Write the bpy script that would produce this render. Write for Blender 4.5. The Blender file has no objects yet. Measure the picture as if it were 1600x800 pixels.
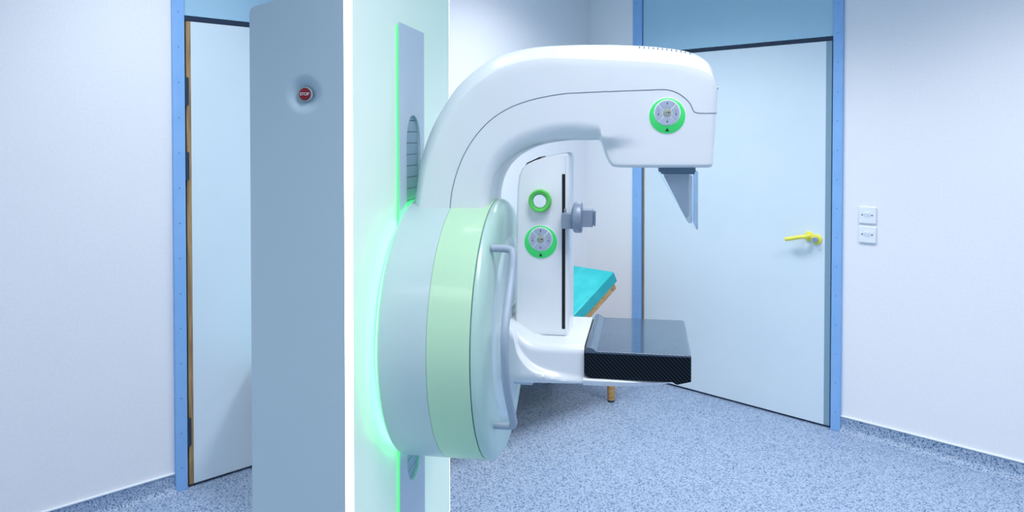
import bpy, bmesh, math, random
from mathutils import Vector, Matrix
random.seed(4)
PI = math.pi
SC = bpy.context.scene
COL = SC.collection

# ------------------------------------------------------------------ camera
FPX, PPX, PPY, EYE = 1225.0, 800.0, 236.0, 1.54
PITCH = math.atan(23.0 / FPX)
cd = bpy.data.cameras.new('camera'); cam = bpy.data.objects.new('camera', cd); COL.objects.link(cam)
cam.location = (0, 0, EYE); cam.rotation_euler = (PI/2 - PITCH, 0, 0)
cd.sensor_width = 36; cd.lens = FPX/1600*36; cd.shift_y = -(400-PPY)/1600; cd.clip_start = .05
SC.camera = cam

# ------------------------------------------------------------------ light, exposure
SC.view_settings.view_transform = 'Standard'; SC.view_settings.look = 'None'
SC.view_settings.gamma = 1; SC.view_settings.use_curve_mapping = False
SC.view_settings.exposure = 0.0
w = bpy.data.worlds.new('world'); SC.world = w; w.use_nodes = True
w.node_tree.nodes['Background'].inputs[0].default_value = (.5, .68, 1, 1)
w.node_tree.nodes['Background'].inputs[1].default_value = .3
RA = math.radians(45.6)                       # room turned against the camera
RR = Vector((math.cos(RA), -math.sin(RA), 0)); RY = Vector((math.sin(RA), math.cos(RA), 0))
K = Vector((.51, 5.30, 0))                    # far corner of the room
ROOM = 5.6; CEIL = 2.70
def room_pt(x, y, z=0): return K + RR*x + RY*y + Vector((0, 0, z))
PANELS = [(1.0, -1.1), (.95, -2.9), (.95, -4.7), (2.9, -1.0), (2.9, -2.9), (2.9, -4.7), (4.8, -1.0), (4.8, -2.9)]
POWER = [22.5, 13.5, 8.5, 17.5, 14, 11, 12, 8]
SPREAD = 128
for (px, py), LP in zip(PANELS, POWER):
    ld = bpy.data.lights.new('ceiling_panel_light', 'AREA'); ld.shape = 'RECTANGLE'; ld.size = 1.15; ld.size_y = .56
    ld.energy = LP; ld.color = (.985, .95, .955); ld.spread = math.radians(SPREAD)
    lo = bpy.data.objects.new('ceiling_panel_light', ld); COL.objects.link(lo)
    lo.location = room_pt(px, py, CEIL-.035); lo.rotation_euler = (0, 0, -RA)
GLOW = 1.0

# ------------------------------------------------------------------ helpers
def ray(px, py):
    c, s = math.cos(PITCH), math.sin(PITCH)
    a, b = (px-PPX)/FPX, (PPY-py)/FPX
    return Vector((a, c + b*s, -s + b*c))
def mat(name, col, rough=.5, metal=0, emit=None, es=0, alpha=None, coat=0, trans=0, ior=1.45, spec=.5):
    m = bpy.data.materials.new(name); m.use_nodes = True
    b = m.node_tree.nodes['Principled BSDF']
    b.inputs['Base Color'].default_value = (*col, 1); b.inputs['Roughness'].default_value = rough
    b.inputs['Metallic'].default_value = metal; b.inputs['Coat Weight'].default_value = coat
    b.inputs['Transmission Weight'].default_value = trans; b.inputs['IOR'].default_value = ior
    b.inputs['Specular IOR Level'].default_value = spec
    if emit: b.inputs['Emission Color'].default_value = (*emit, 1); b.inputs['Emission Strength'].default_value = es
    if alpha is not None: b.inputs['Alpha'].default_value = alpha
    return m
def noise_mix(m, scale, c1, c2, lo=.4, hi=.6, detail=3, bump=0, vec=None):
    nt = m.node_tree; b = nt.nodes['Principled BSDF']
    tc = nt.nodes.new('ShaderNodeTexCoord'); n = nt.nodes.new('ShaderNodeTexNoise'); r = nt.nodes.new('ShaderNodeValToRGB')
    n.inputs['Scale'].default_value = scale; n.inputs['Detail'].default_value = detail
    mp_ = nt.nodes.new('ShaderNodeMapping')
    if vec: mp_.inputs['Scale'].default_value = vec
    nt.links.new(tc.outputs['Object'], mp_.inputs[0]); nt.links.new(mp_.outputs[0], n.inputs['Vector'])
    nt.links.new(n.outputs['Fac'], r.inputs[0])
    r.color_ramp.elements[0].position = lo; r.color_ramp.elements[0].color = (*c1, 1)
    r.color_ramp.elements[1].position = hi; r.color_ramp.elements[1].color = (*c2, 1)
    nt.links.new(r.outputs[0], b.inputs['Base Color'])
    if bump:
        bp = nt.nodes.new('ShaderNodeBump'); bp.inputs['Strength'].default_value = bump; bp.inputs['Distance'].default_value = .002
        nt.links.new(n.outputs['Fac'], bp.inputs['Height']); nt.links.new(bp.outputs[0], b.inputs['Normal'])
    return m
def speckle(name):
    m = mat(name, (.4, .5, .8), .42, spec=.35); nt = m.node_tree; b = nt.nodes['Principled BSDF']
    tc = nt.nodes.new('ShaderNodeTexCoord')
    def chips(scale, lo, hi, seed):
        mp_ = nt.nodes.new('ShaderNodeMapping'); mp_.inputs['Location'].default_value = (seed, seed*.7, seed*.3)
        n = nt.nodes.new('ShaderNodeTexNoise'); n.inputs['Scale'].default_value = scale; n.inputs['Detail'].default_value = 1.2
        r = nt.nodes.new('ShaderNodeValToRGB'); r.color_ramp.elements[0].position = lo; r.color_ramp.elements[1].position = hi
        nt.links.new(tc.outputs['Object'], mp_.inputs[0]); nt.links.new(mp_.outputs[0], n.inputs['Vector']); nt.links.new(n.outputs['Fac'], r.inputs[0])
        return r.outputs[0]
    def mix(fac, a, c):
        x = nt.nodes.new('ShaderNodeMix'); x.data_type = 'RGBA'
        nt.links.new(fac, x.inputs[0])
        if isinstance(a, tuple): x.inputs[6].default_value = (*a, 1)
        else: nt.links.new(a, x.inputs[6])
        x.inputs[7].default_value = (*c, 1)
        return x.outputs[2]
    c = mix(chips(60, .35, .65, 1), FLOOR_A, FLOOR_B)
    c = mix(chips(150, .56, .60, 5), c, FLOOR_LIGHT)
    c = mix(chips(135, .585, .61, 9), c, FLOOR_MID)
    c = mix(chips(165, .605, .63, 13), c, FLOOR_DARK)
    nt.links.new(c, b.inputs['Base Color'])
    return m
FLOOR_A = (.28, .375, .53); FLOOR_B = (.34, .435, .59); FLOOR_LIGHT = (.42, .52, .67); FLOOR_MID = (.11, .22, .38); FLOOR_DARK = (.03, .08, .17)

M = {}
M['wall'] = noise_mix(mat('wall_paint', (.8, .84, .95), .75, spec=.2), 90, (.82, .85, .90), (.84, .87, .915), bump=.06)
M['ceil'] = noise_mix(mat('ceiling_paint', (.45, .62, .8), .9), 20, (.52, .60, .68), (.55, .63, .70))
M['floor'] = speckle('speckled_vinyl')
M['cap'] = mat('cap_strip', (.78, .86, .93), .4)
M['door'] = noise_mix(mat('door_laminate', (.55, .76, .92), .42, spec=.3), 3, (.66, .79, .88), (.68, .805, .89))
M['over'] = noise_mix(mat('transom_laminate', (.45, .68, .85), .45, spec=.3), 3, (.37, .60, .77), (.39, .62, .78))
M['frame'] = noise_mix(mat('blue_gloss_paint', (.12, .40, .85), .35), 8, (.23, .46, .82), (.25, .48, .84))
M['gap'] = mat('gap_shade_dark', (.012, .03, .07), .6)  # near-black tone painted for the shade inside the door gaps
M['wood'] = noise_mix(mat('door_edge_wood', (.5, .3, .12), .5), 12, (.27, .17, .08), (.42, .28, .13), vec=(8, 8, .6))
M['greyedge'] = mat('grey_edge_strip', (.22, .36, .46), .4)
M['rivet'] = mat('rivet_blue', (.11, .25, .5), .4)
M['hinge'] = mat('dark_steel', (.04, .07, .10), .4, .6)
M['yellow'] = mat('yellow_nylon', (.85, .80, .10), .3, coat=.3)
M['steel'] = mat('brushed_steel', (.5, .58, .68), .3, .9)
M['switch'] = mat('switch_plastic', (.80, .86, .93), .3)
M['screw'] = mat('screw_dark', (.15, .2, .3), .4, .5)
M['white'] = noise_mix(mat('white_lacquer', (.8, .87, .92), .28, coat=.25), 5, (.80, .86, .91), (.82, .875, .92))
M['tower'] = mat('tower_white', (.84, .89, .93), .3, coat=.2)
M['drumw'] = mat('drum_white_green_glow', (.54, .71, .73), .33, coat=.15)  # white band, green mood light partly put into its base colour
M['drumg'] = mat('drum_pale_green', (.52, .82, .57), .33, coat=.15)  # own pale green, pushed greener for the mood light falling on it
M['dome'] = mat('drum_front_green', (.48, .72, .66), .28, coat=.3)
M['boss'] = mat('hub_white', (.62, .79, .84), .25, coat=.3)
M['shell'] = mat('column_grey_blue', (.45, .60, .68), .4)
M['plate'] = mat('slot_plate_grey', (.57, .69, .82), .45)
M['shutter'] = mat('shutter_grey', (.30, .46, .58), .5)
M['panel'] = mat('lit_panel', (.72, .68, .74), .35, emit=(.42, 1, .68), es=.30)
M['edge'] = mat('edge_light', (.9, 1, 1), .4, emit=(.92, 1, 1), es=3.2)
M['led'] = mat('green_led', (.2, 1, .4), .4, emit=(.12, 1.0, .22), es=8)
M['strip'] = mat('plate_light', (.2, 1, .4), .4, emit=(.2, 1, .4), es=.45)
M['seam'] = mat('seam_grey', (.13, .20, .28), .6)
M['alu'] = mat('handle_silver', (.38, .47, .57), .55, .15)
M['clamp'] = mat('clamp_grey', (.27, .34, .44), .38, .2)
M['green'] = mat('green_plastic_glow', (.06, .72, .18), .35, emit=(.05, .9, .2), es=.12)  # plastic given a faint emission of its own
M['ring'] = mat('knob_green', (.10, .62, .10), .28, coat=.3)
M['btn'] = mat('button_grey', (.42, .49, .64), .45)
M['btnc'] = mat('button_olive', (.36, .42, .38), .45)
M['mark'] = mat('mark_black', (.01, .02, .03), .5)
M['lamp'] = mat('pad_white', (.85, .95, 1), .4)
M['red'] = mat('stop_red', (.24, .008, .014), .35)
M['slot'] = mat('slot_black', (.004, .008, .012), .5)
M['teal'] = noise_mix(mat('teal_vinyl', (.02, .52, .54), .4), 9, (.012, .40, .43), (.03, .48, .50), bump=.3)
M['pine'] = noise_mix(mat('pine_frame', (.6, .36, .12), .5), 14, (.50, .27, .09), (.66, .42, .17), vec=(1, 1, 6))
M['tube'] = mat('shield_bracket', (.14, .24, .33), .35, .2)
M['clear'] = mat('clear_acrylic', (.93, .97, 1), .03, trans=1, ior=1.12)
M['frost'] = mat('tinted_window', (.40, .50, .64), .25, alpha=.45)
M['lens'] = mat('diffuser', (1, 1, 1), .5, emit=(.85, .93, 1), es=1.5)
def carbon(name, spec, rough, a, b_):
    m = mat(name, a, rough, coat=.0, spec=spec); nt = m.node_tree; b = nt.nodes['Principled BSDF']
    tc = nt.nodes.new('ShaderNodeTexCoord'); wv = nt.nodes.new('ShaderNodeTexWave')
    wv.wave_type = 'BANDS'; wv.bands_direction = 'DIAGONAL'; wv.inputs['Scale'].default_value = 62
    r = nt.nodes.new('ShaderNodeValToRGB'); r.color_ramp.elements[0].color = (*a, 1); r.color_ramp.elements[1].color = (*b_, 1)
    r.color_ramp.elements[0].position = .55; r.color_ramp.elements[1].position = .95
    nt.links.new(tc.outputs['Object'], wv.inputs['Vector']); nt.links.new(wv.outputs['Fac'], r.inputs[0]); nt.links.new(r.outputs[0], b.inputs['Base Color'])
    return m
M['carbon'] = carbon('carbon_fibre', .12, .4, (.002, .004, .008), (.020, .034, .05))
M['carbont'] = carbon('carbon_top_reflected_blue', 1.0, .06, (.05, .09, .15), (.085, .14, .21))  # bluish base carries part of the door's reflection

def link(name, me, m, parent=None):
    o = bpy.data.objects.new(name, me); COL.objects.link(o)
    for k in (m if isinstance(m, (list, tuple)) else [m]): me.materials.append(k)
    if parent: o.parent = parent
    return o
def fin(name, bm, m, parent=None, smooth=40, bevel=0, seg=2):
    bmesh.ops.recalc_face_normals(bm, faces=bm.faces)
    me = bpy.data.meshes.new(name); bm.to_mesh(me); bm.free()
    if smooth:
        for p in me.polygons: p.use_smooth = True
        me.set_sharp_from_angle(angle=math.radians(smooth))
    o = link(name, me, m, parent)
    if bevel:
        b = o.modifiers.new('bevel', 'BEVEL'); b.width = bevel; b.segments = seg; b.limit_method = 'ANGLE'; b.angle_limit = math.radians(35)
    return o
def tag(o, label=None, cat=None, group=None, kind=None):
    for k, v in (('label', label), ('category', cat), ('group', group), ('kind', kind)):
        if v: o[k] = v
    return o
def empty(name, loc, rz=0):
    o = bpy.data.objects.new(name, None); COL.objects.link(o); o.location = loc; o.rotation_euler = (0, 0, rz); o.empty_display_size = .1
    return o
def box(bm, x0, x1, y0, y1, z0, z1, mi=0):
    v = [bm.verts.new((x, y, z)) for x in (x0, x1) for y in (y0, y1) for z in (z0, z1)]
    for f in ((0,1,3,2), (4,6,7,5), (0,4,5,1), (2,3,7,6), (0,2,6,4), (1,5,7,3)):
        bm.faces.new([v[i] for i in f]).material_index = mi
def boxes(*bs):
    bm = bmesh.new()
    for b in bs: box(bm, *b)
    return bm
def tube(bm, pts, r, seg=16, closed=False, cap=True):
    pts = [Vector(p) for p in pts]; n = len(pts); rings = []; up = None
    for i, p in enumerate(pts):
        a = pts[(i-1) % n] if (closed or i) else p; b = pts[(i+1) % n] if (closed or i < n-1) else p
        t = (b-a).normalized()
        if up is None:
            up = Vector((0, 0, 1)) if abs(t.z) < .9 else Vector((1, 0, 0))
        s = t.cross(up).normalized(); up = s.cross(t).normalized()
        rr = r[i] if isinstance(r, (list, tuple)) else r
        rings.append([bm.verts.new(p + (s*math.cos(2*PI*k/seg) + up*math.sin(2*PI*k/seg))*rr) for k in range(seg)])
    for i in range(n if closed else n-1):
        A, B = rings[i], rings[(i+1) % n]
        for k in range(seg): bm.faces.new((A[k], A[(k+1) % seg], B[(k+1) % seg], B[k]))
    if not closed and cap: bm.faces.new(rings[0]); bm.faces.new(rings[-1][::-1])
def lathe(bm, prof, frame, seg=48, mi=0):
    """prof: (radius, height) pairs; frame maps (x,y,h) to a point; closes on the axis where radius is 0"""
    rings = []
    for r, h in prof:
        if r < 1e-6: rings.append([bm.verts.new(frame(0, 0, h))])
        else: rings.append([bm.verts.new(frame(r*math.cos(2*PI*k/seg), r*math.sin(2*PI*k/seg), h)) for k in range(seg)])
    for A, B in zip(rings, rings[1:]):
        for k in range(seg):
            l = (k+1) % seg
            if len(A) == 1 and len(B) == 1: continue
            if len(A) == 1: f = bm.faces.new((A[0], B[l], B[k]))
            elif len(B) == 1: f = bm.faces.new((A[k], A[l], B[0]))
            else: f = bm.faces.new((A[k], A[l], B[l], B[k]))
            f.material_index = mi
def prism(bm, poly, y0, y1, axis='y', mi=0):
    def P(a, b, c): return {'y': (a, c, b), 'z': (a, b, c), 'x': (c, a, b)}[axis]
    A = [bm.verts.new(P(a, b, y0)) for a, b in poly]; B = [bm.verts.new(P(a, b, y1)) for a, b in poly]
    bm.faces.new(A).material_index = mi; bm.faces.new(B[::-1]).material_index = mi
    for i in range(len(A)):
        j = (i+1) % len(A); bm.faces.new((A[i], A[j], B[j], B[i])).material_index = mi
def loft(bm, secs, cap=True):
    R = [[bm.verts.new(p) for p in s] for s in secs]; n = len(R[0])
    for A, B in zip(R, R[1:]):
        for k in range(n): bm.faces.new((A[k], A[(k+1) % n], B[(k+1) % n], B[k]))
    if cap: bm.faces.new(R[0]); bm.faces.new(R[-1][::-1])
def catmull(pts, per=6):
    out = []; n = len(pts)
    for i in range(n-1):
        p0 = pts[max(i-1, 0)]; p1 = pts[i]; p2 = pts[i+1]; p3 = pts[min(i+2, n-1)]
        for k in range(per):
            t = k/per
            out.append(tuple(.5*((2*b) + (-a+c)*t + (2*a-5*b+4*c-d)*t*t + (-a+3*b-3*c+d)*t**3) for a, b, c, d in zip(p0, p1, p2, p3)))
    out.append(tuple(pts[-1])); return out
def rrect(x0, x1, z0, z1, r, seg=6):
    out = []
    for cx, cz, a in ((x1-r, z1-r, 0), (x0+r, z1-r, 90), (x0+r, z0+r, 180), (x1-r, z0+r, 270)):
        for k in range(seg+1):
            t = math.radians(a + 90*k/seg); out.append((cx+r*math.cos(t), cz+r*math.sin(t)))
    return out

# ------------------------------------------------------------------ the room (room frame: x along the right wall, y along the left wall, corner at 0)
def rstruct(name, bm, m, **k):
    o = fin(name, bm, m, **k); o.location = K; o.rotation_euler = (0, 0, -RA); tag(o, kind='structure'); return o
def wall_r(px, py=400):       # right wall plane (y = 0): returns x, z
    d = ray(px, py); o = Vector((0, 0, EYE)); t = (K-o).dot(RY)/d.dot(RY); p = o + d*t
    return (p-K).dot(RR), p.z
def wall_l(px, py=400):       # left wall plane (x = 0): returns y, z
    d = ray(px, py); o = Vector((0, 0, EYE)); t = (K-o).dot(RR)/d.dot(RR); p = o + d*t
    return (p-K).dot(RY), p.z
rstruct('floor', boxes((-.2, ROOM+.1, -ROOM-.1, .2, -.05, 0)), M['floor'], smooth=0)
rstruct('ceiling', boxes((-.2, ROOM+.1, -ROOM-.1, .2, CEIL, CEIL+.1)), M['ceil'], smooth=0)
# door openings
RX0, RX1 = wall_r(989.5)[0], wall_r(1316.5)[0]
LY1 = wall_l(270)[0]; LY0 = LY1 + (RX1-RX0)          # left door hinge side LY1 (nearer), far side LY0
T = .15
rstruct('wall_right', boxes((-T, RX0, 0, T, 0, CEIL), (RX1, ROOM, 0, T, 0, CEIL)), M['wall'], smooth=0)
rstruct('wall_left', boxes((-T, 0, -ROOM, LY1, 0, CEIL), (-T, 0, LY0, 0, 0, CEIL)), M['wall'], smooth=0)
rstruct('wall_back', boxes((0, ROOM, -ROOM-T, -ROOM, 0, CEIL)), M['wall'], smooth=0)
rstruct('wall_side', boxes((ROOM, ROOM+T, -ROOM, T, 0, CEIL)), M['wall'], smooth=0)
HC = .078
cove = [(0, HC), (.006, HC), (.006, .034), (.010, .020), (.019, .010), (.034, .003), (.05, .0015), (.05, 0), (0, 0)]
def base_r(x0, x1, bm): prism(bm, [(-a, b) for a, b in cove], x0, x1, 'x')
def base_l(y0, y1, bm): prism(bm, cove, y0, y1, 'y')
bm = bmesh.new(); base_r(0, RX0, bm); base_r(RX1, ROOM, bm); b1 = rstruct('baseboard_right', bm, M['floor'])
bm = bmesh.new(); base_l(-ROOM, LY1, bm); base_l(LY0, 0, bm); b2 = rstruct('baseboard_left', bm, M['floor'])
fin('cap_strip', boxes((0, RX0, -.009, 0, HC, HC+.008), (RX1, ROOM, -.009, 0, HC, HC+.008)), M['cap'], b1, bevel=.002)
fin('cap_strip', boxes((0, .009, -ROOM, LY1, HC, HC+.008), (0, .009, LY0, 0, HC, HC+.008)), M['cap'], b2, bevel=.002)

# doors. Door frame: local x runs along the wall, local y goes into the wall, z up
DH = 2.04
def make_door(name, loc, rz, W, fw0, fw1, hinge_left, handle):
    d = empty(name, loc, rz); tag(d, kind='structure')
    for x0, x1 in ((0, fw0), (W-fw1, W)):
        p = fin('frame_post', boxes((x0, x1, -.014, T, 0, CEIL)), M['frame'], d, bevel=.002)
        bm = bmesh.new(); zz = .10
        xm = x0 + (x1-x0)*.5
        while zz < CEIL-.05:
            lathe(bm, [(.0032, 0), (.0026, .0015), (0, .0022)], lambda a, b, h, z=zz: Vector((xm+a, -.014-h, z+b)), 10); zz += .152
        fin('rivet_row', bm, M['rivet'], p)
    a, b = fw0, W-fw1; g = .010
    fin('gap_shade', boxes((a, b, .035, .055, 0, CEIL), (a, b, -.001, .036, DH+.003, DH+.021)), M['gap'], d, smooth=0)  # dark sheet and strip stand in for shade in the gaps round the leaf
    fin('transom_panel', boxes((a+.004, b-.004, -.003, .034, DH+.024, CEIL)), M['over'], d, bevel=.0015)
    lip = .020 if hinge_left else .009
    e1 = .030
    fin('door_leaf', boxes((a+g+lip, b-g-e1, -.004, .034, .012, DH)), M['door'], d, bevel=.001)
    fin('edge_lipping', boxes((a+g, a+g+lip, -.004, .034, .012, DH)), M['wood'], d, smooth=0)
    fin('edge_strip', boxes((b-g-e1, b-g, -.002, .034, .012, DH)), M['greyedge'], d, smooth=0)
    if hinge_left:
        for zc in (1.735, 1.41, .245):
            bm = bmesh.new(); tube(bm, [(a+g*.6, -.009, zc-.062), (a+g*.6, -.009, zc+.062)], .0075, 12)
            box(bm, a+.001, a+g+.010, -.006, .002, zc-.06, zc+.06)
            for kz in (-.036, -.012, .012, .036): tube(bm, [(a+g*.6, -.009, zc+kz-.001), (a+g*.6, -.009, zc+kz+.001)], .0084, 12)
            fin('hinge', bm, M['hinge'], d)
    return d, a, b
Wd = RX1-RX0
fwl = wall_r(1003.5)[0]-RX0; fwr = RX1-wall_r(1301)[0]
d2, a2, b2_ = make_door('door_2', K + RR*RX0, -RA, Wd, fwl, fwr, False, True)
fl = wall_l(289)[0]-LY1
d1, a1, b1_ = make_door('door_1', room_pt(0, LY1, 0), PI/2-RA, Wd, fl, .07, True, False)
# lever handle of the right door
hx, hz = wall_r(1265, 369); hx -= RX0
lx_, lz_ = wall_r(1277, 373); lx_ -= RX0
bm = bmesh.new()
lathe(bm, [(0, -.002), (.026, -.002), (.026, .004), (.024, .008), (.014, .009), (.012, .012), (.011, .045), (0, .045)], lambda a, b, h: Vector((hx+a, -.004-h, hz+b)), 32)
tube(bm, catmull([(hx, -.040, hz), (hx-.004, -.052, hz), (hx-.02, -.056, hz-.001), (hx-.05, -.056, hz-.008), (hx-.08, -.056, hz-.016), (hx-.108, -.055, hz-.021)], 5), .0110, 16)
fin('door_handle', bm, M['yellow'], d2)
bm = bmesh.new()
lathe(bm, [(0, -.002), (.028, -.002), (.028, .004), (.025, .008), (.010, .009), (0, .009)], lambda a, b, h: Vector((lx_+a, -.004-h, lz_+b-.003)), 32)
lk = fin('lock_rose', bm, M['yellow'], d2)
bm = bmesh.new()
lathe(bm, [(0, .006), (.0135, .006), (.0145, .014), (.0145, .034), (.012, .038), (0, .038)], lambda a, b, h: Vector((lx_+a, -.004-h, lz_+b-.003)), 28)
box(bm, lx_-.0025, lx_+.0025, -.047, -.040, lz_-.013, lz_+.007)
fin('thumb_turn', bm, M['steel'], lk)

# light switches
def make_switch(x, z, label):
    t = empty('light_switch', room_pt(x, 0, z), -RA); tag(t, label, 'light switch', 'light switches by the door')
    s = .043
    fin('switch_plate', boxes((-s, s, -.010, 0, -s, s)), M['switch'], t, bevel=.004, seg=3)
    bm = bmesh.new(); prism(bm, [(-.0095, -.016), (-.013, .000), (-.0155, .012), (-.009, .013), (-.009, -.016)][::-1], -.015, .013, 'x')
    fin('rocker', bm, M['switch'], t, bevel=.001)
    for sx in (-.0245, .0245):
        bm = bmesh.new(); lathe(bm, [(.0042, 0), (.004, .001), (0, .0012)], lambda a, b, h: Vector((sx+a, -.010-h, b)), 12); fin('screw', bm, M['screw'], t)
x, z = wall_r(1356, 336); make_switch(x, z, 'upper of two square white light switches right of the closed blue door')
x, z = wall_r(1356, 366); make_switch(x, z-.001, 'lower of two square white light switches right of the closed blue door')

# ceiling lights
for i, (px, py) in enumerate(PANELS):
    t = empty('ceiling_light', room_pt(px, py, CEIL), -RA)
    tag(t, 'flat white ceiling light panel in a metal frame', 'ceiling light', 'ceiling light panels')
    bm = boxes((-.62, .62, -.33, -.29, -.03, 0), (-.62, .62, .29, .33, -.03, 0), (-.62, -.58, -.29, .29, -.03, 0), (.58, .62, -.29, .29, -.03, 0))
    fin('frame', bm, M['steel'], t, smooth=0)
    fin('diffuser', boxes((-.58, .58, -.29, .29, -.022, -.004)), M['lens'], t, smooth=0)

# ------------------------------------------------------------------ examination couch (room frame)
c = empty('examination_couch', room_pt(.36, -1.4, 0), -RA)
tag(c, 'teal padded examination couch with raised headrest on wooden frame behind the white machine', 'examination couch')
def cp(x, y, z): return (x-.36, y+1.4, z)
SL = Vector((-.315, -.1765)).normalized(); PN = Vector((.489, -.872))
A0 = Vector((-.536, .768)); TH = .068
def strip(p, a, b, t0, t1): return [(q[0]+1.4, q[1]) for q in (p+SL*a+PN*t0, p+SL*b+PN*t0, p+SL*b+PN*t1, p+SL*a+PN*t1)]
LEN = .52
bm = bmesh.new(); prism(bm, strip(A0, 0, LEN, 0, TH), .04-.36, .65-.36, 'x')
fin('headrest_cushion', bm, M['teal'], c, bevel=.006, seg=3)
bm = bmesh.new(); prism(bm, strip(A0, .022, LEN, TH, TH+.038), .06-.36, .642-.36, 'x')
hb = fin('headrest_board', bm, M['pine'], c, bevel=.002)
q = A0+SL*.055+PN*(TH+.017)
bm = bmesh.new(); lathe(bm, [(.005, 0), (.004, .003), (0, .003)], lambda a, b, h: Vector((.282+h, q[0]+1.4+a, q[1]+b)), 12); fin('bolt', bm, M['screw'], hb)
yE, zE = (A0+SL*LEN)
fin('seat_cushion', boxes((.04-.36, .65-.36, -2.4+1.4, yE+1.4-.012, zE-TH-.01, zE-.01)), M['teal'], c, bevel=.008, seg=3)
zb = zE-TH-.012
fin('couch_frame', boxes((.06-.36, .64-.36, -2.38+1.4, -.44+1.4-.02, zb-.09, zb-.004)), M['pine'], c, bevel=.004)
for sx in (.11, .60):
    for sy in (-.496, -1.45, -2.3):
        bm = bmesh.new(); ox = .02*(1 if sx > .3 else -1)*0
        lathe(bm, [(0, 0), (.019, 0), (.0205, .006), (.034, zb-.09), (0, zb-.09)], lambda a, b, h: Vector((sx-.36+a, sy+1.4+b, h)), 24)
        lg = fin('leg', bm, M['pine'], c)
        bm = bmesh.new(); lathe(bm, [(0, 0), (.0205, 0), (.0215, .012), (0, .012)], lambda a, b, h: Vector((sx-.36+a, sy+1.4+b, h)), 24)
        fin('foot_cap', bm, M['hinge'], lg)
    # struts that carry the raised headrest
    a_ = A0+SL*.30+PN*(TH+.036)
    bm = bmesh.new(); box(bm, sx-.36-.012, sx-.36+.012, a_[0]+1.4-.02, a_[0]+1.4+.02, zb-.02, a_[1]+.012); fin('headrest_strut', bm, M['hinge'], c)

# ------------------------------------------------------------------ mammography machine (machine frame: x along the arm, y away from the camera)
MA = math.radians(9.8)
EX = Vector((math.cos(MA), -math.sin(MA), 0)); EY = Vector((math.sin(MA), math.cos(MA), 0))
M0 = Vector((-.2903, 2.237, 0))
mm = empty('mammography_machine', M0, -MA)
tag(mm, 'white mammography machine with green glowing column, round drum and curved arm over black tray', 'mammography machine')
def mp(px, py, cy):            # machine x, z of a sight line on the plane y = cy
    d = ray(px, py); o = Vector((0, 0, EYE)); t = (M0 + EY*cy - o).dot(EY)/d.dot(EY); p = o + d*t
    return (p-M0).dot(EX), p.z
def mx(px, py, cx):            # machine y, z of a sight line on the plane x = cx
    d = ray(px, py); o = Vector((0, 0, EYE)); t = (M0 + EX*cx - o).dot(EX)/d.dot(EX); p = o + d*t
    return (p-M0).dot(EY), p.z

# column: shell and edge-lit front panel
YC, PT = .448, .019
SB = Vector((-.251, -YC)); SA = Vector((-PT-.001, -YC))
side = (SB-SA); sl = side.length; sd = side/sl; sn = Vector((sd.y, -sd.x))
if sn.y > 0: sn = -sn
TOPZ = 1.886
def topz(u): return TOPZ - .045*(u/sl)**1.15
# near side skin with the dished stop button recess
def side_hit(px, py):
    d = ray(px, py); o = Vector((0, 0, EYE)); P = M0+EX*SA.x+EY*SA.y; N = EX*sn.x+EY*sn.y
    t = (P-o).dot(N)/d.dot(N); p = o+d*t-M0
    q = Vector((p.dot(EX), p.dot(EY)))-SA
    return q.dot(sd), p.z
su, sz = side_hit(475.5, 147)
us = sorted(set([0, sl] + [sl*k/16 for k in range(1, 16)] + [su+k*.003 for k in range(-20, 21)]))
zs = sorted(set([0, TOPZ] + [TOPZ*k/24 for k in range(1, 24)] + [sz+k*.003 for k in range(-20, 21)]))
us = [u for u in us if 0 <= u <= sl]
def crater(u, z):
    r = math.hypot((u-su)/1.0, z-sz); Rc = .048
    if r >= Rc: return 0
    t = r/Rc
    return .024*(.5+.5*math.cos(PI*t))
def side_p(u, z, off=0):
    bow = .003*math.sin(PI*u/sl)
    q = SA+sd*u+sn*(bow+off); return Vector((q.x, q.y, z))
def rnd_top(u):                # rounded rear top corner
    r = .014
    return topz(u) - (r-math.sqrt(max(0, r*r-(u-(sl-r))**2)) if u > sl-r else 0)
us = sorted(us+[sl-.014+.014*math.sin(k*PI/16) for k in range(0, 8)])
bm = bmesh.new(); G = []
for u in us:
    row = []
    for z in zs:
        zz = z if z < TOPZ-.06 else (TOPZ-.06) + (z-(TOPZ-.06))*(rnd_top(u)-(TOPZ-.06))/.06
        row.append(bm.verts.new(side_p(u, zz, -crater(u, zz))))
    G.append(row)
for i in range(len(us)-1):
    for j in range(len(zs)-1): bm.faces.new((G[i][j], G[i+1][j], G[i+1][j+1], G[i][j+1]))
fin('side_panel', bm, M['shell'], mm, smooth=60)
# body behind the skin
XSB = SB.x
prf = [(SA.x, 0), (SA.x, TOPZ-.004)] + [(SA.x-u, rnd_top(u)-.004) for u in us[1:] if u < sl-.002] + [(XSB+.003, TOPZ-.10), (XSB+.003, 0)]
bm = bmesh.new(); prism(bm, prf, -YC+.026, YC-.026, 'y'); fin('column_body', bm, M['shell'], mm, bevel=.002)
prf = [(SA.x, 0), (SA.x, TOPZ)] + [(SA.x-u, rnd_top(u)) for u in us[1:]] + [(XSB, 0)]
bm = bmesh.new(); prism(bm, prf, YC-.027, YC-.0, 'y'); fin('side_panel', bm, M['shell'], mm)
for a_ in (-1,):   # rim that closes the near skin against the body
    bm = bmesh.new(); prf = [(SA.x-u, rnd_top(u)) for u in us] + [(XSB, 0), (XSB+.004, 0)] + [(SA.x-u, rnd_top(u)-.006) for u in us[::-1] if u < sl-.004] 
    prism(bm, prf, -YC+.0005, -YC+.030, 'y'); fin('side_rim', bm, M['shell'], mm)
PTOP = 2.16
fin('front_panel', boxes((-PT, 0, -YC+.004, YC-.004, .0, PTOP)), M['panel'], mm, smooth=0)
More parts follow.
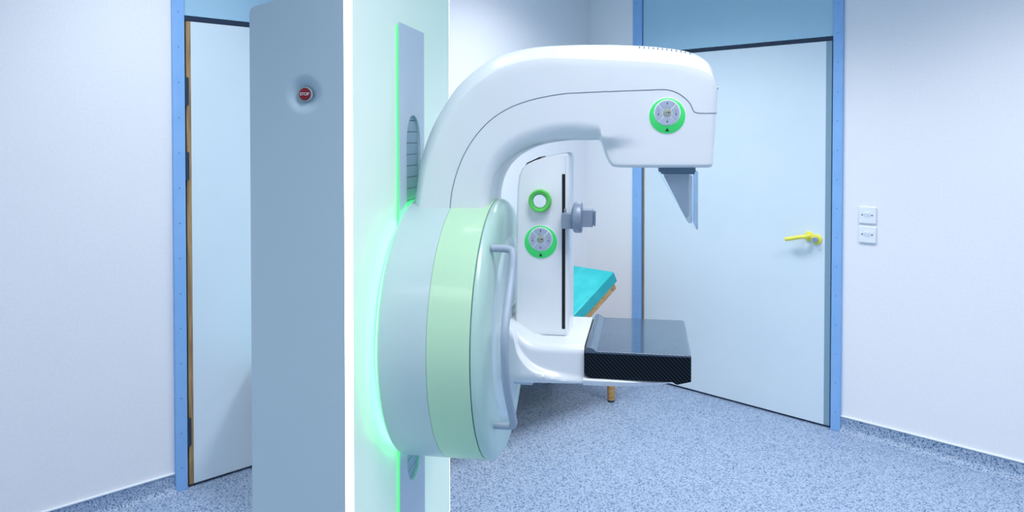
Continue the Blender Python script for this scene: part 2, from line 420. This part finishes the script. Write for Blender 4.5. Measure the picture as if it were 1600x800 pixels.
fin('edge_light', boxes((-PT, 0, -YC, -YC+.004, .0, PTOP)), M['edge'], mm, smooth=0)
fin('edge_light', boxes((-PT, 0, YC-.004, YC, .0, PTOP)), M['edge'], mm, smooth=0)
# slotted plate with shutter
pz = 1.846; y0p, y1p = mx(625, 300, .012)[0], mx(663, 300, .012)[0]
oy0, oy1 = mx(635.5, 300, .012)[0], mx(656.5, 300, .012)[0]
ozt = mx(646, 180, .012)[1]; ozb = mx(646, 749, .012)[1]; orr = (oy1-oy0)/2; oc = (oy0+oy1)/2
bm = bmesh.new()
def ovalpt(k, n=48):
    t = 2*PI*k/n; s = math.sin(t); return (oc+orr*math.cos(t), (ozt-orr*1.15 if s >= 0 else ozb+orr*1.15)+orr*1.15*s)
n = 48; PB = .25
def outpt(k):
    yy, zz = ovalpt(k); t = 2*PI*k/n
    if k == 0 or k == n//2: pass
    s, c_ = math.sin(t), math.cos(t); m_ = max(abs(s), abs(c_)); 
    return ((y0p+y1p)/2+(y1p-y0p)/2*c_/m_, (pz if s/m_ >= .999 else PB if s/m_ <= -.999 else (pz+PB)/2+(pz-PB)/2*s/m_))
inner = [ovalpt(k) for k in range(n)]; outer = [outpt(k) for k in range(n)]
for X in (.012,):
    I = [bm.verts.new((X, *p)) for p in inner]; O = [bm.verts.new((X, *p)) for p in outer]
    I2 = [bm.verts.new((.0, *p)) for p in inner]; O2 = [bm.verts.new((.0095, *p)) for p in outer]
    for k in range(n):
        l = (k+1) % n
        bm.faces.new((I[k], I[l], O[l], O[k])); bm.faces.new((I[k], I2[k], I2[l], I[l])); bm.faces.new((O[k], O[l], O2[l], O2[k]))
pl = fin('slot_plate', bm, M['plate'], mm, smooth=30)
fin('shutter_backing', boxes((.0003, .0013, oy0, oy1, ozb, ozt)), M['seam'], pl, smooth=0)
bm = bmesh.new(); zz = ozb; step = .032
while zz < ozt+.03:
    box(bm, .0012, .005, oy0-.0, oy1+.0, zz, min(zz+step-.0016, ozt)); zz += step
    if zz >= ozt: break
fin('shutter', bm, M['shutter'], pl, bevel=.0008)
# green light strips beside the plate and around the drum's back
fin('light_strip', boxes((.0005, .006, y0p+.006, y0p+.012, PB, pz-.006)), M['strip'], mm, smooth=0)
fin('light_strip', boxes((.0005, .006, y1p-.012, y1p-.006, PB, pz-.006)), M['strip'], mm, smooth=0)
ZC, RD = 1.010, .355
def drum_frame(a, b, h): return Vector((h, a, ZC+b))
bm = bmesh.new(); lathe(bm, [(.314, .012), (.314, .021), (.327, .021), (.327, .012), (.314, .012)], drum_frame, 96)
fin('light_ring', bm, M['led'], mm)
# stop button
o2 = side_p(su, sz, 0)
def stop_frame(a, b, h):
    q = Vector((o2.x, o2.y)) + sd*a*-1 + sn*h; return Vector((q.x, q.y, sz+b))
bm = bmesh.new(); lathe(bm, [(0, -.026), (.0168, -.026), (.0168, -.0075), (.0160, -.006), (.0150, -.006), (.0150, -.010), (0, -.010)], stop_frame, 40)
sc_ = fin('stop_button_collar', bm, M['shell'], mm)
bm = bmesh.new(); lathe(bm, [(0, -.010), (.0146, -.010), (.0148, -.006), (.0140, -.004), (0, -.0035)], stop_frame, 40)
sb = fin('stop_button', bm, M['red'], sc_); sb['label'] = 'red button marked STOP'
fc = bpy.data.curves.new('stop_text', 'FONT'); fc.body = 'STOP'; fc.size = .0088; fc.extrude = .0003; fc.align_x = 'CENTER'; fc.align_y = 'CENTER'
ft = bpy.data.objects.new('tmp', fc); COL.objects.link(ft); bpy.context.view_layer.update()
me = bpy.data.meshes.new_from_object(ft); bpy.data.objects.remove(ft)
for v in me.vertices: v.co = stop_frame(-v.co.x*1.1 if sd.x > 0 else v.co.x*1.1, v.co.y*1.1, -.0034+v.co.z)
tx = bpy.data.objects.new('lettering', me); COL.objects.link(tx); me.materials.clear(); me.materials.append(M['lamp']); tx.parent = sc_

# drum
XB, XM, XF = .020, .147, .253
bm = bmesh.new(); lathe(bm, [(0, XB), (.330, XB), (.348, XB+.001), (RD, XB+.008), (RD, XM-.0006), (RD-.002, XM), (0, XM)], drum_frame, 128); fin('drum_rear_band', bm, M['drumw'], mm, smooth=30)
bm = bmesh.new(); lathe(bm, [(0, XM), (RD-.002, XM), (RD, XM+.0006), (RD, XF-.001), (RD-.002, XF), (0, XF)], drum_frame, 128)
db = fin('drum_middle_band', bm, M['drumg'], mm, smooth=30); db['label'] = 'pale green band'
bm = bmesh.new(); lathe(bm, [(0, XF-.004), (RD-.004, XF-.004), (RD-.004, XF+.003), (0, XF+.003)], drum_frame, 128); fin('drum_seam', bm, M['seam'], mm, smooth=30)
bm = bmesh.new(); lathe(bm, [(0, XF+.0025), (RD-.001, XF+.0025), (RD, XF+.004), (RD-.001, XF+.010), (.349, XF+.018), (.340, XF+.025), (.325, XF+.030), (.29, XF+.033), (.262, XF+.034), (0, XF+.034)], drum_frame, 128)
fin('drum_front_cover', bm, M['dome'], mm, smooth=40)
HX = XF+.034
bm = bmesh.new(); lathe(bm, [(.262, HX-.004), (.250, HX-.002), (.244, HX+.003), (.225, HX+.006), (0, HX+.006)], drum_frame, 96)
fin('hub_disc', bm, M['boss'], mm, smooth=40)
# grab handle
ha = mx(771, 388, HX); hb_ = mx(773, 664, HX); PR = .053
arc = []
for (px, py) in ((800, 402), (797.5, 430), (793, 465), (788.5, 500), (786.5, 530), (787, 565), (789.5, 600), (795, 632), (799.5, 655)):
    arc.append((HX+PR, *mx(px+2, py, HX+PR)))
top = [(HX-.004, ha[0], ha[1]), (HX+PR-.022, ha[0], ha[1])]; bot = [(HX+PR-.022, hb_[0], hb_[1]), (HX-.004, hb_[0], hb_[1])]
t1 = (HX+PR-.006, ha[0]-.003, ha[1]-.004); t2 = (HX+PR-.006, hb_[0]-.003, hb_[1]+.004)
pts = [top[0]] + catmull([top[1], t1] + arc + [t2, bot[0]], 6) + [bot[1]]
bm = bmesh.new(); tube(bm, pts, .0098, 20)
gh = fin('grab_handle', bm, M['alu'], mm, smooth=60)

# upper arm: loft of rounded sections. each row: outer sight point, seam point, inner point (each with its depth), half width, inner fillet
HW = .110
rows = [
 # outer px,py    seam px,py    inner px,py,c      w    ro    ri
 (645.5,327, 703,327, 783,327, .08, .110,.030,.026),
 (648.5,300, 706,300, 783,305, .08, .110,.032,.028),
 (654,262,   713,272, 786,287, .08, .110,.034,.030),
 (663,228,   722,248, 791,272, .08, .110,.036,.033),
 (675,197,   735,224, 797,259, .06, .110,.038,.037),
 (692,166,   751,203, 805,249, .045,.110,.040,.041),
 (713,136,   771,184, 815,240, .02, .110,.042,.044),
 (738,112,   797,168, 829,231.5,-.02,.110,.044,.046),
 (766,93,    827,157, 846,225.5,-.05,.110,.046,.048),
 (796,81,    858,150, 866,221.5,-.07,.110,.046,.050),
 (825,75,    885,146, 888,219.5,-.07,.110,.046,.050),
 (850,72,    905,145, 905,219,-.07,.110,.046,.048),
 (890,70,    925,144, 922,219,-.07,.110,.046,.045),
 (915,69.5,  938,143.5, 936,219.5,-.07,.110,.046,.040),
 (922,69.5,  941,143, 939.5,227,-.08,.110,.046,.036),
 (930,69.5,  944,143, 943,238,-.09,.110,.046,.030),
 (937,69.5,  949,143, 948,250,-.095,.110,.046,.022),
 (945,69.5,  955,143, 954,258.5,-.10,.110,.046,.014),
 (955,69.5,  962,142.5, 963,261.5,-.10,.110,.046,.010),
 (985,70.5,  990,141.5, 990,262,-.10,.110,.046,.010),
 (1015,72,   1018,140.5, 1018,262,-.10,.110,.046,.010),
 (1040,74.5, 1040,140, 1040,262,-.10,.110,.045,.010),
 (1056,76.5, 1056,144, 1056,262,-.10,.110,.044,.010),
 (1070,79,   1070,153, 1070,262,-.10,.110,.043,.010),
 (1079,81.5, 1079,163, 1079,262,-.10,.110,.042,.010),
 (1086,84,   1085,175, 1086,262,-.10,.110,.040,.010),
 (1098,90,   1098,177, 1097,262,-.10,.1095,.038,.010),
 (1107,97,   1107,177, 1105,262,-.10,.1075,.034,.010),
 (1113.5,106, 1113,177, 1110,261.5,-.10,.104,.030,.010),
 (1117.5,118, 1116.5,177, 1112.5,260.5,-.10,.099,.024,.010),
 (1119.5,130, 1118.5,177, 1114,258,-.10,.092,.018,.008),
 (1120.5,142, 1119.5,177, 1115,252,-.10,.080,.012,.006),
]
def V2(p): return Vector(p)
def arm_section(row, outer_part, n=9):
    ox, oy, sx, sy, ix, iy, ic, w_, ro, ri = row
    O = V2(mp(ox, oy, -.072 if w_ > .1 else -.06)); S = V2(mp(sx, sy, -w_)); I = V2(mp(ix, iy, ic))
    dO = (S-O).normalized(); dI = (S-I).normalized()
    def arc(P, d, r, fy, e=1.0):
        out = []
        for k in range(n+1):
            t = PI/2*k/n
            out.append((P + d*r*(1-math.cos(t)**e if k < n else 1), -(w_-fy) - fy*(math.sin(t)**e)))
        return out
    half = []
    if outer_part:
        A = arc(O, dO, ro, min(.050, w_*.6), 1.55); half = [(O, 0)] + A
        g = .0008; end = S - dO*g
        for k in range(1, 5): half.append((A[-1][0].lerp(end, k/4), -w_))
    else:
        A = arc(I, dI, ri, min(ri*1.1, w_*.6), 1.1); half = [(I, 0)] + A
        g = .0008; end = S - dI*g
        for k in range(1, 17): half.append((A[-1][0].lerp(end, k/16), -w_))
        # the head's lower corner sweeps inwards towards the arm
        xl = mp(937, 219, -w_)[0]; xr = mp(1012, 219, -w_)[0]; zl_ = mp(970, 216, -w_)[1]
        def sweep(p, y_):
            a_ = max(0, min(1, (xr-p.x)/(xr-xl))); a_ = a_*a_*max(0, min(1, 1-(xl-p.x)/.06))**2
            b_ = max(0, min(1, (zl_-p.y)/.022)); b_ = b_*b_*(3-2*b_)
            f = max(0, min(1, -y_/(w_-.0)))
            return y_ + .032*a_*b_*f
        half = [(p, sweep(p, y_)) for p, y_ in half]
    pts = [Vector((p.x, y, p.y)) for p, y in half]
    far = [Vector((p.x, -y, p.y)) for p, y in half[::-1][:-1]]
    return pts + far
def dense(rows, per=3):
    return catmull(rows, per)
R2 = dense(rows, 3)
bm = bmesh.new(); loft(bm, [arm_section(r, True) for r in R2]); au = fin('arm_upper_cover', bm, M['white'], mm, smooth=50)
bm = bmesh.new(); loft(bm, [arm_section(r, False) for r in R2]); al = fin('arm_lower_cover', bm, M['white'], mm, smooth=50)
bm = bmesh.new()
for sgn in (-1, 1):
    tube(bm, [(mp(r[2], r[3], -r[7])[0], sgn*(r[7]-.0002), mp(r[2], r[3], -r[7])[1]) for r in R2], .0012, 8)
fin('arm_seam', bm, M['seam'], mm)
# joint line where the arm meets the drum
ax0, az0 = mp(646, 327, -HW); ax1, _ = mp(772, 327, -HW)
bm = bmesh.new(); tube(bm, [(ax0, -HW+.0005, az0), (ax1, -HW+.0005, az0)], .0011, 8); fin('arm_joint', bm, M['seam'], mm)
# vents on the head's top edge
bm = bmesh.new()
for k in range(12):
    px = 999+k*7.2
    ra, rb = next((a, b) for a, b in zip(R2, R2[1:]) if a[0] <= px <= b[0]); f_ = (px-ra[0])/(rb[0]-ra[0])
    sec_ = arm_section(tuple(p+(q-p)*f_ for p, q in zip(ra, rb)), True)
    p0, p1 = sec_[2], sec_[4]; q0 = p0.lerp(p1, .25); q1 = p0.lerp(p1, .8)
    tube(bm, [q0, q1], .0017, 8)
fin('vent', bm, M['seam'], au)
bm = bmesh.new(); x_, z_ = mp(1120.5, 137, -.06); lathe(bm, [(.006, -.004), (.006, .002), (.004, .004), (0, .004)], lambda a, b, h: Vector((x_+h, -.05+a, z_+b)), 16); fin('side_screw', bm, M['steel'], au)

# control pads
def make_pad(px, py, r_px, yc, parent, name='control_pad'):
    X, Z = mp(px, py, yc); sc = (2.155+yc)/FPX*1.0; R_ = r_px*sc
    def fr(a, b, h): return Vector((X+a, yc-h, Z+b))
    bm = bmesh.new()
    lathe(bm, [(0, -.002), (R_, -.002), (R_, .0012), (R_-.0012, .0022), (0, .0022)], fr, 64)
    lathe(bm, [(R_, -.001), (R_+.0016, -.001), (R_+.0016, .0008), (R_, .0012)], fr, 64, 1)
    cz = R_*.18; ri = R_*.73
    def fi(a, b, h): return Vector((X+a, yc-h, Z+cz+b))
    lathe(bm, [(0, .0010), (ri, .0010), (ri, .0030), (ri-.001, .0034), (0, .0034)], fi, 64, 1)
    # power mark at the foot of the pad
    tri = [(0, -R_*.70), (-R_*.09, -R_*.86), (R_*.09, -R_*.86)]
    for q0, q1 in zip(tri, tri[1:]+tri[:1]):
        v0 = Vector(q0); v1 = Vector(q1); nn = (v1-v0).normalized(); s = Vector((-nn.y, nn.x))*R_*.018
        vs = [bm.verts.new(fr(p.x, p.y, .0025)) for p in (v0+s, v1+s, v1-s, v0-s)]; bm.faces.new(vs).material_index = 2
    vs = [bm.verts.new(fr(R_*.04*math.cos(t), -R_*.81+R_*.04*math.sin(t), .0025)) for t in [k*PI/6 for k in range(12)]]; bm.faces.new(vs).material_index = 2
    pad = fin(name, bm, [M['green'], M['lamp'], M['mark']], parent); pad['label'] = 'round green control pad'
    r0, r1 = ri*.40, ri*.93
    for q in range(4):
        a0 = math.radians(45+90*q+3.2); a1 = math.radians(135+90*q-3.2); bm = bmesh.new(); n_ = 14
        outl = [(r1*math.cos(a0+(a1-a0)*k/n_), r1*math.sin(a0+(a1-a0)*k/n_)) for k in range(n_+1)]
        b0 = math.radians(45+90*q+8); b1_ = math.radians(135+90*q-8)
        inl = [(r0*math.cos(b1_+(b0-b1_)*k/n_), r0*math.sin(b1_+(b0-b1_)*k/n_)) for k in range(n_+1)]
        prism(bm, [(X+a, Z+cz+b) for a, b in outl+inl], yc-.0034, yc-.0052, 'y')
        # arrow: shaft and head
        am = math.radians(90+90*q); cxr = (r0+r1)/2; s = R_
        if q % 2 == 0: ctr = Vector((0, cxr*(1 if q == 0 else -1))); dr = Vector((0, 1 if q == 0 else -1))
        else: ctr = Vector((cxr*(-1 if q == 1 else 1), 0)); dr = Vector((0, -1))
        sd_ = Vector((-dr.y, dr.x))
        L = .10*s if q % 2 == 0 else .17*s
        hp = ctr+dr*L
        for poly in ([hp, hp-dr*.09*s+sd_*.05*s, hp-dr*.09*s-sd_*.05*s], [hp-dr*.08*s+sd_*.008*s, ctr-dr*L+sd_*.008*s, ctr-dr*L-sd_*.008*s, hp-dr*.08*s-sd_*.008*s]):
            bm.faces.new([bm.verts.new((X+p.x, yc-.0055, Z+cz+p.y)) for p in poly]).material_index = 1
        fin('button', bm, [M['btn'], M['mark']], pad, smooth=0)
    bm = bmesh.new()
    lathe(bm, [(0, .0034), (ri*.33, .0034), (ri*.33, .005), (ri*.30, .0056), (0, .0056)], fi, 32)
    s = R_
    for poly in ([(.16, 0), (.05, .055), (.05, -.055)], [(.06, .009), (-.15, .009), (-.15, -.009), (.06, -.009)]):
        bm.faces.new([bm.verts.new(fi(a*s, b*s, .0059)) for a, b in poly]).material_index = 1
    fin('button', bm, [M['btnc'], M['mark']], pad)
    return pad
make_pad(1042.5, 181, 27.3, -HW, mm)

# exposure-field shield under the head
hx0, hz0 = mp(1029, 264, -.085); hx1, hz1 = mp(1087, 264, -.085)
BZ = mp(1050, 271.5, -.085)[1]
bm = boxes((hx0, hx1, -.085, .085, BZ+.004, hz0+.012), (hx0+.006, hx1-.002, -.085, .085, BZ-.001, BZ+.006))
br = fin('shield_bracket', bm, M['tube'], mm, bevel=.002)
def P(px, py, c=-.085): return mp(px, py, c)
for sgn in (-1, 1):
    bm = bmesh.new(); poly = [P(1030, 270), P(1088.5, 270), P(1090.5, 274), P(1090.5, 357), P(1085, 357), P(1078, 351), P(1072, 342)]
    prism(bm, poly, sgn*.085, sgn*.082, 'y'); sh = fin('acrylic_side', bm, M['clear'], mm, smooth=0, bevel=.0006)
    bm = bmesh.new(); poly = [P(1037, 274.5), P(1039, 272.8), P(1079, 272.8), P(1082, 276), P(1082, 346), P(1080, 349.5), P(1076, 349), P(1073, 345)]
    prism(bm, poly, sgn*.0812, sgn*.0795, 'y'); fin('tinted_window', bm, M['frost'], sh, smooth=0)
x1_ = P(1091, 300)[0]; zt = P(1090, 268)[1]; zl = P(1090, 359)[1]
fin('acrylic_front', boxes((x1_-.0035, x1_, -.0848, .0848, zl, zt)), M['clear'], mm, smooth=0, bevel=.0006)

# lower arm: root, body with scooped side, cradle under the tray
LZ = 1.006; LW = .186
RPX = [(mp(a, b, -.187)) for a, b in ((800, 520), (804, 538), (807.6, 550), (815.5, 562), (828, 574), (845, 583), (868, 590), (892.5, 595.6), (918, 599))]
RPC = catmull(RPX, 8)
def ridge_z(x):
    if x <= RPC[0][0]: return 1.12
    for (xa, za), (xb, zb_) in zip(RPC, RPC[1:]):
        if xa <= x <= xb: return za+(zb_-za)*(x-xa)/max(1e-6, xb-xa)
    return RPC[-1][1]
def lower_section(x, top, bot, w_, ridge, rt=.020, rb=.030, ny=10):
    half = [(0, top)]
    n_ = 7
    for k in range(n_+1):
        t = PI/2*k/n_; half.append((-(w_-rt)-rt*math.sin(t), top-rt*(1-math.cos(t))))
    zs_ = [top-rt-(top-rt-(bot+rb))*k/48 for k in range(1, 48)]
    for z_ in zs_: half.append((-w_, z_))
    for k in range(n_+1):
        t = PI/2*k/n_; half.append((-(w_-rb)-rb*math.cos(t), bot+rb-rb*math.sin(t)))
    half.append((0, bot))
    def scoop(y_, z_):
        if y_ > -(w_-.03): return y_
        s = max(0, min(1, (z_-(ridge_z(x)-.008))/.022)); s = s*s*(3-2*s)
        return y_ + .018*s
    h2 = [(scoop(y_, z_), z_) for y_, z_ in half]
    near = [Vector((x, y_, z_)) for y_, z_ in h2]; far = [Vector((x, -y_, z_)) for y_, z_ in h2[::-1][1:-1]]
    return near + far
TX0, TX1, TW, TZ, TB = .512, .775, .187, 1.000, .931
LOW = [(.285, 1.045, .890, .135), (.300, 1.043, .893, .150), (.320, 1.038, .897, .166), (.335, 1.030, .900, .177), (.350, 1.020, .902, .185),
    (.365, 1.0115, .904, .189), (.38, 1.0075, .905, .191), (.40, LZ, .906, .192), (.43, LZ, .907, .192), (.46, LZ, .908, .192), (.49, LZ, .909, .192), (TX0-.002, LZ, .910, .191)]
sd2 = [lower_section(a_, b__, c_, d_, 0) for a_, b__, c_, d_ in catmull(LOW, 7)]
bm = bmesh.new(); loft(bm, sd2); fin('lower_arm', bm, M['white'], mm, smooth=50)
bm = bmesh.new()   # cradle
secs = []
for x_, top_, bot_, w_ in ((TX0-.003, .930, .910, .1905), (.56, .930, .9105, .190), (.62, .930, .912, .188), (.68, .930, .916, .182), (.72, .930, .920, .172), (.745, .930, .925, .155)):
    secs.append([Vector((x_, y_, z_)) for y_, z_ in ((-w_+.004, top_), (-w_, top_-.004), (-w_+.002, bot_+.006), (-w_+.012, bot_), (w_-.012, bot_), (w_-.002, bot_+.006), (w_, top_-.004), (w_-.004, top_))])
loft(bm, secs); fin('tray_cradle', bm, M['white'], mm, smooth=50)
# root collars on the hub
bm = bmesh.new()
def oval_ring(x_, hy, hz_, cz, n_=48): return [Vector((x_, hy*math.copysign(abs(math.cos(t))**.75, math.cos(t)), cz+hz_*math.copysign(abs(math.sin(t))**.75, math.sin(t)))) for t in [2*PI*k/n_ for k in range(n_)]]
loft(bm, [oval_ring(HX+.002, .172, .105, .967), oval_ring(HX+.012, .170, .103, .967), oval_ring(HX+.015, .164, .098, .967)]); fin('arm_collar', bm, M['boss'], mm, smooth=35)
bm = bmesh.new(); prism(bm, rrect(.325, .375, .893, .903, .003), -.15, .15, 'y'); fin('underside_latch', bm, M['plate'], mm, bevel=.002)

# detector tray
bm = bmesh.new(); prism(bm, [(TX0+.014, TB), (TX1-.045, TB), (TX1-.035, TB-.006), (TX1, TB+.003), (TX1, TZ-.002), (TX0+.03, TZ-.002), (TX0+.004, TZ+.003), (TX0, TZ-.004), (TX0, TB+.014), (TX0+.004, TB+.004)], -TW, TW, 'y')
dt = fin('detector_tray', bm, M['carbon'], mm, bevel=.002); dt['label'] = 'black carbon fibre tray'
bm = bmesh.new()
prof = [(TX0+.001, TZ+.004), (TX0+.004, TZ+.009), (TX0+.012, TZ+.010), (TX0+.020, TZ+.007), (TX0+.028, TZ+.0015), (TX0+.034, TZ), (TX0+.038, TZ), (TX1-.012, TZ), (TX1-.008, TZ), (TX1-.003, TZ-.0005), (TX1, TZ-.003), (TX1, TZ-.006), (TX0+.001, TZ-.006)]
prism(bm, prof, -TW-.0005, TW+.0005, 'y'); tt = fin('tray_top', bm, M['carbont'], dt, bevel=.0016); tt['label'] = 'glossy dark top sheet'

# compression tower
X0, X1, Y0, Y1 = mp(805.5, 400, -.072)[0], mp(881, 400, -.072)[0], -.072, .072
XR = mp(885.5, 400, -.06)[0]
def T_(px, py): return mp(px, py, -.072)
near = [T_(805.5, 535), T_(805.5, 420), T_(806.5, 340), T_(808, 295), T_(810.5, 275), T_(815, 264), T_(823, 256), T_(836, 250), T_(855, 244), T_(872, 240.5), T_(884, 239), T_(888, 241), T_(889.5, 247), T_(889.5, 300), T_(889, 420), T_(888.5, 535)]
bm = bmesh.new(); cxm = sum(p[0] for p in near)/len(near)
def ringy(y_, ins):
    out = []
    for i, (a, b) in enumerate(near):
        dxx = (1 if a > cxm else -1)*ins; out.append(Vector((a-dxx*min(1, abs(a-cxm)/.05), y_, b-(ins if b > 1.2 else 0))))
    return out
sec = [(-.072, .007), (-.0705, .0035), (-.0675, .001), (-.063, 0), (.063, 0), (.0675, .001), (.0705, .0035), (.072, .007)]
loft(bm, [ringy(y_, i_) for y_, i_ in sec]); tw = fin('compression_tower', bm, M['tower'], mm, smooth=50)
s0 = mp(878.2, 272, -.0725); s1 = mp(883, 514, -.0725)
fin('guide_slot', boxes((s0[0], s1[0], -.0728, -.071, s1[1], s0[1])), M['slot'], tw, smooth=0)
for za, zb_ in ((s1[1], LZ), (s0[1], mp(881, 245, -.072)[1])):
    bm = bmesh.new(); tube(bm, [(s1[0]+.0006, -.0720, za), (s1[0]+.0006, -.0720, zb_)], .0005, 6); fin('cover_line', bm, M['plate'], tw)
g0 = mp(822, 256, -.05); g1 = mp(846, 247, -.05)
bm = bmesh.new(); prism(bm, [(g0[0], g0[1]-.006), (g0[0]+.004, g0[1]+.003), (g1[0]-.002, g1[1]+.004), (g1[0]+.002, g1[1]-.004)], -.066, .05, 'y'); fin('top_grip', bm, M['slot'], tw, bevel=.001)
# green knob ring
kx, kz = mp(843.5, 314, -.085); RK = 18.2*2.07/FPX
bm = bmesh.new()
def kf(a, b, h): return Vector((kx+a, -.070-h, kz+b))
lathe(bm, [(RK*.90, 0), (RK, .004), (RK, .016), (RK*.97, .020), (RK*.88, .023), (RK*.64, .020), (RK*.61, .014), (0, .014)], kf, 64)
kn = fin('knob', bm, M['ring'], tw); kn['label'] = 'green ring knob with white centre'
bm = bmesh.new(); lathe(bm, [(0, .013), (RK*.61, .013), (RK*.60, .017), (RK*.55, .0185), (0, .019)], kf, 48); fin('knob_cap', bm, M['lamp'], tw)
make_pad(845, 378, 26.0, -.072, mm)
# gap line at the tower's foot
bm = bmesh.new(); tube(bm, [(*mp(806, 511, -.0735)[:1], -.0735, mp(806, 511, -.0735)[1]), (mp(814, 520, -.0735)[0], -.0735, LZ+.004), (mp(821, 526, -.0735)[0], -.0735, LZ+.0005), (mp(884, 526, -.0735)[0], -.0735, LZ+.0005)], .0008, 8)
fin('foot_line', bm, M['seam'], tw)
# paddle clamp
cyy = -.098
def C_(px, py, c=cyy): return mp(px, py, c)
a0 = C_(878, 333); a1 = C_(899, 357)
bm = boxes((a0[0], a1[0], -.112, -.066, a1[1], a0[1])); box(bm, a0[0]+.003, a0[0]+.009, -.078, -.066, a0[1], a0[1]+.010)
fin('paddle_carriage', bm, M['clamp'], mm, bevel=.0012)
dx0, dz = C_(898, 339.5); dx1 = C_(909.5, 339.5)[0]; RR_ = 24.5*2.03/FPX
bm = bmesh.new(); lathe(bm, [(0, dx0-.008), (RR_*.55, dx0-.008), (RR_*.8, dx0-.004), (RR_*.96, dx0-.001), (RR_, dx0+.003), (RR_, dx1-.003), (RR_*.96, dx1), (RR_*.6, dx1+.001), (0, dx1+.001)], lambda a, b, h: Vector((h, -.098+a, dz+b)), 56)
fin('clamp_disc', bm, M['clamp'], mm)
e0 = C_(909, 327); e1 = C_(927, 353.5); f0 = C_(926, 330); f1 = C_(930.5, 350)
bm = boxes((e0[0], e1[0], -.120, -.078, e1[1], e0[1]), (e1[0]-.001, f1[0], -.117, -.081, f1[1], f0[1])); fin('clamp_socket', bm, M['clamp'], mm, bevel=.0015)
bm = boxes((f1[0]-.0030, f1[0]+.0012, -.121, -.116, f1[1]-.003, f0[1]+.002)); fin('clamp_lip', bm, M['tube'], mm, bevel=.0006)
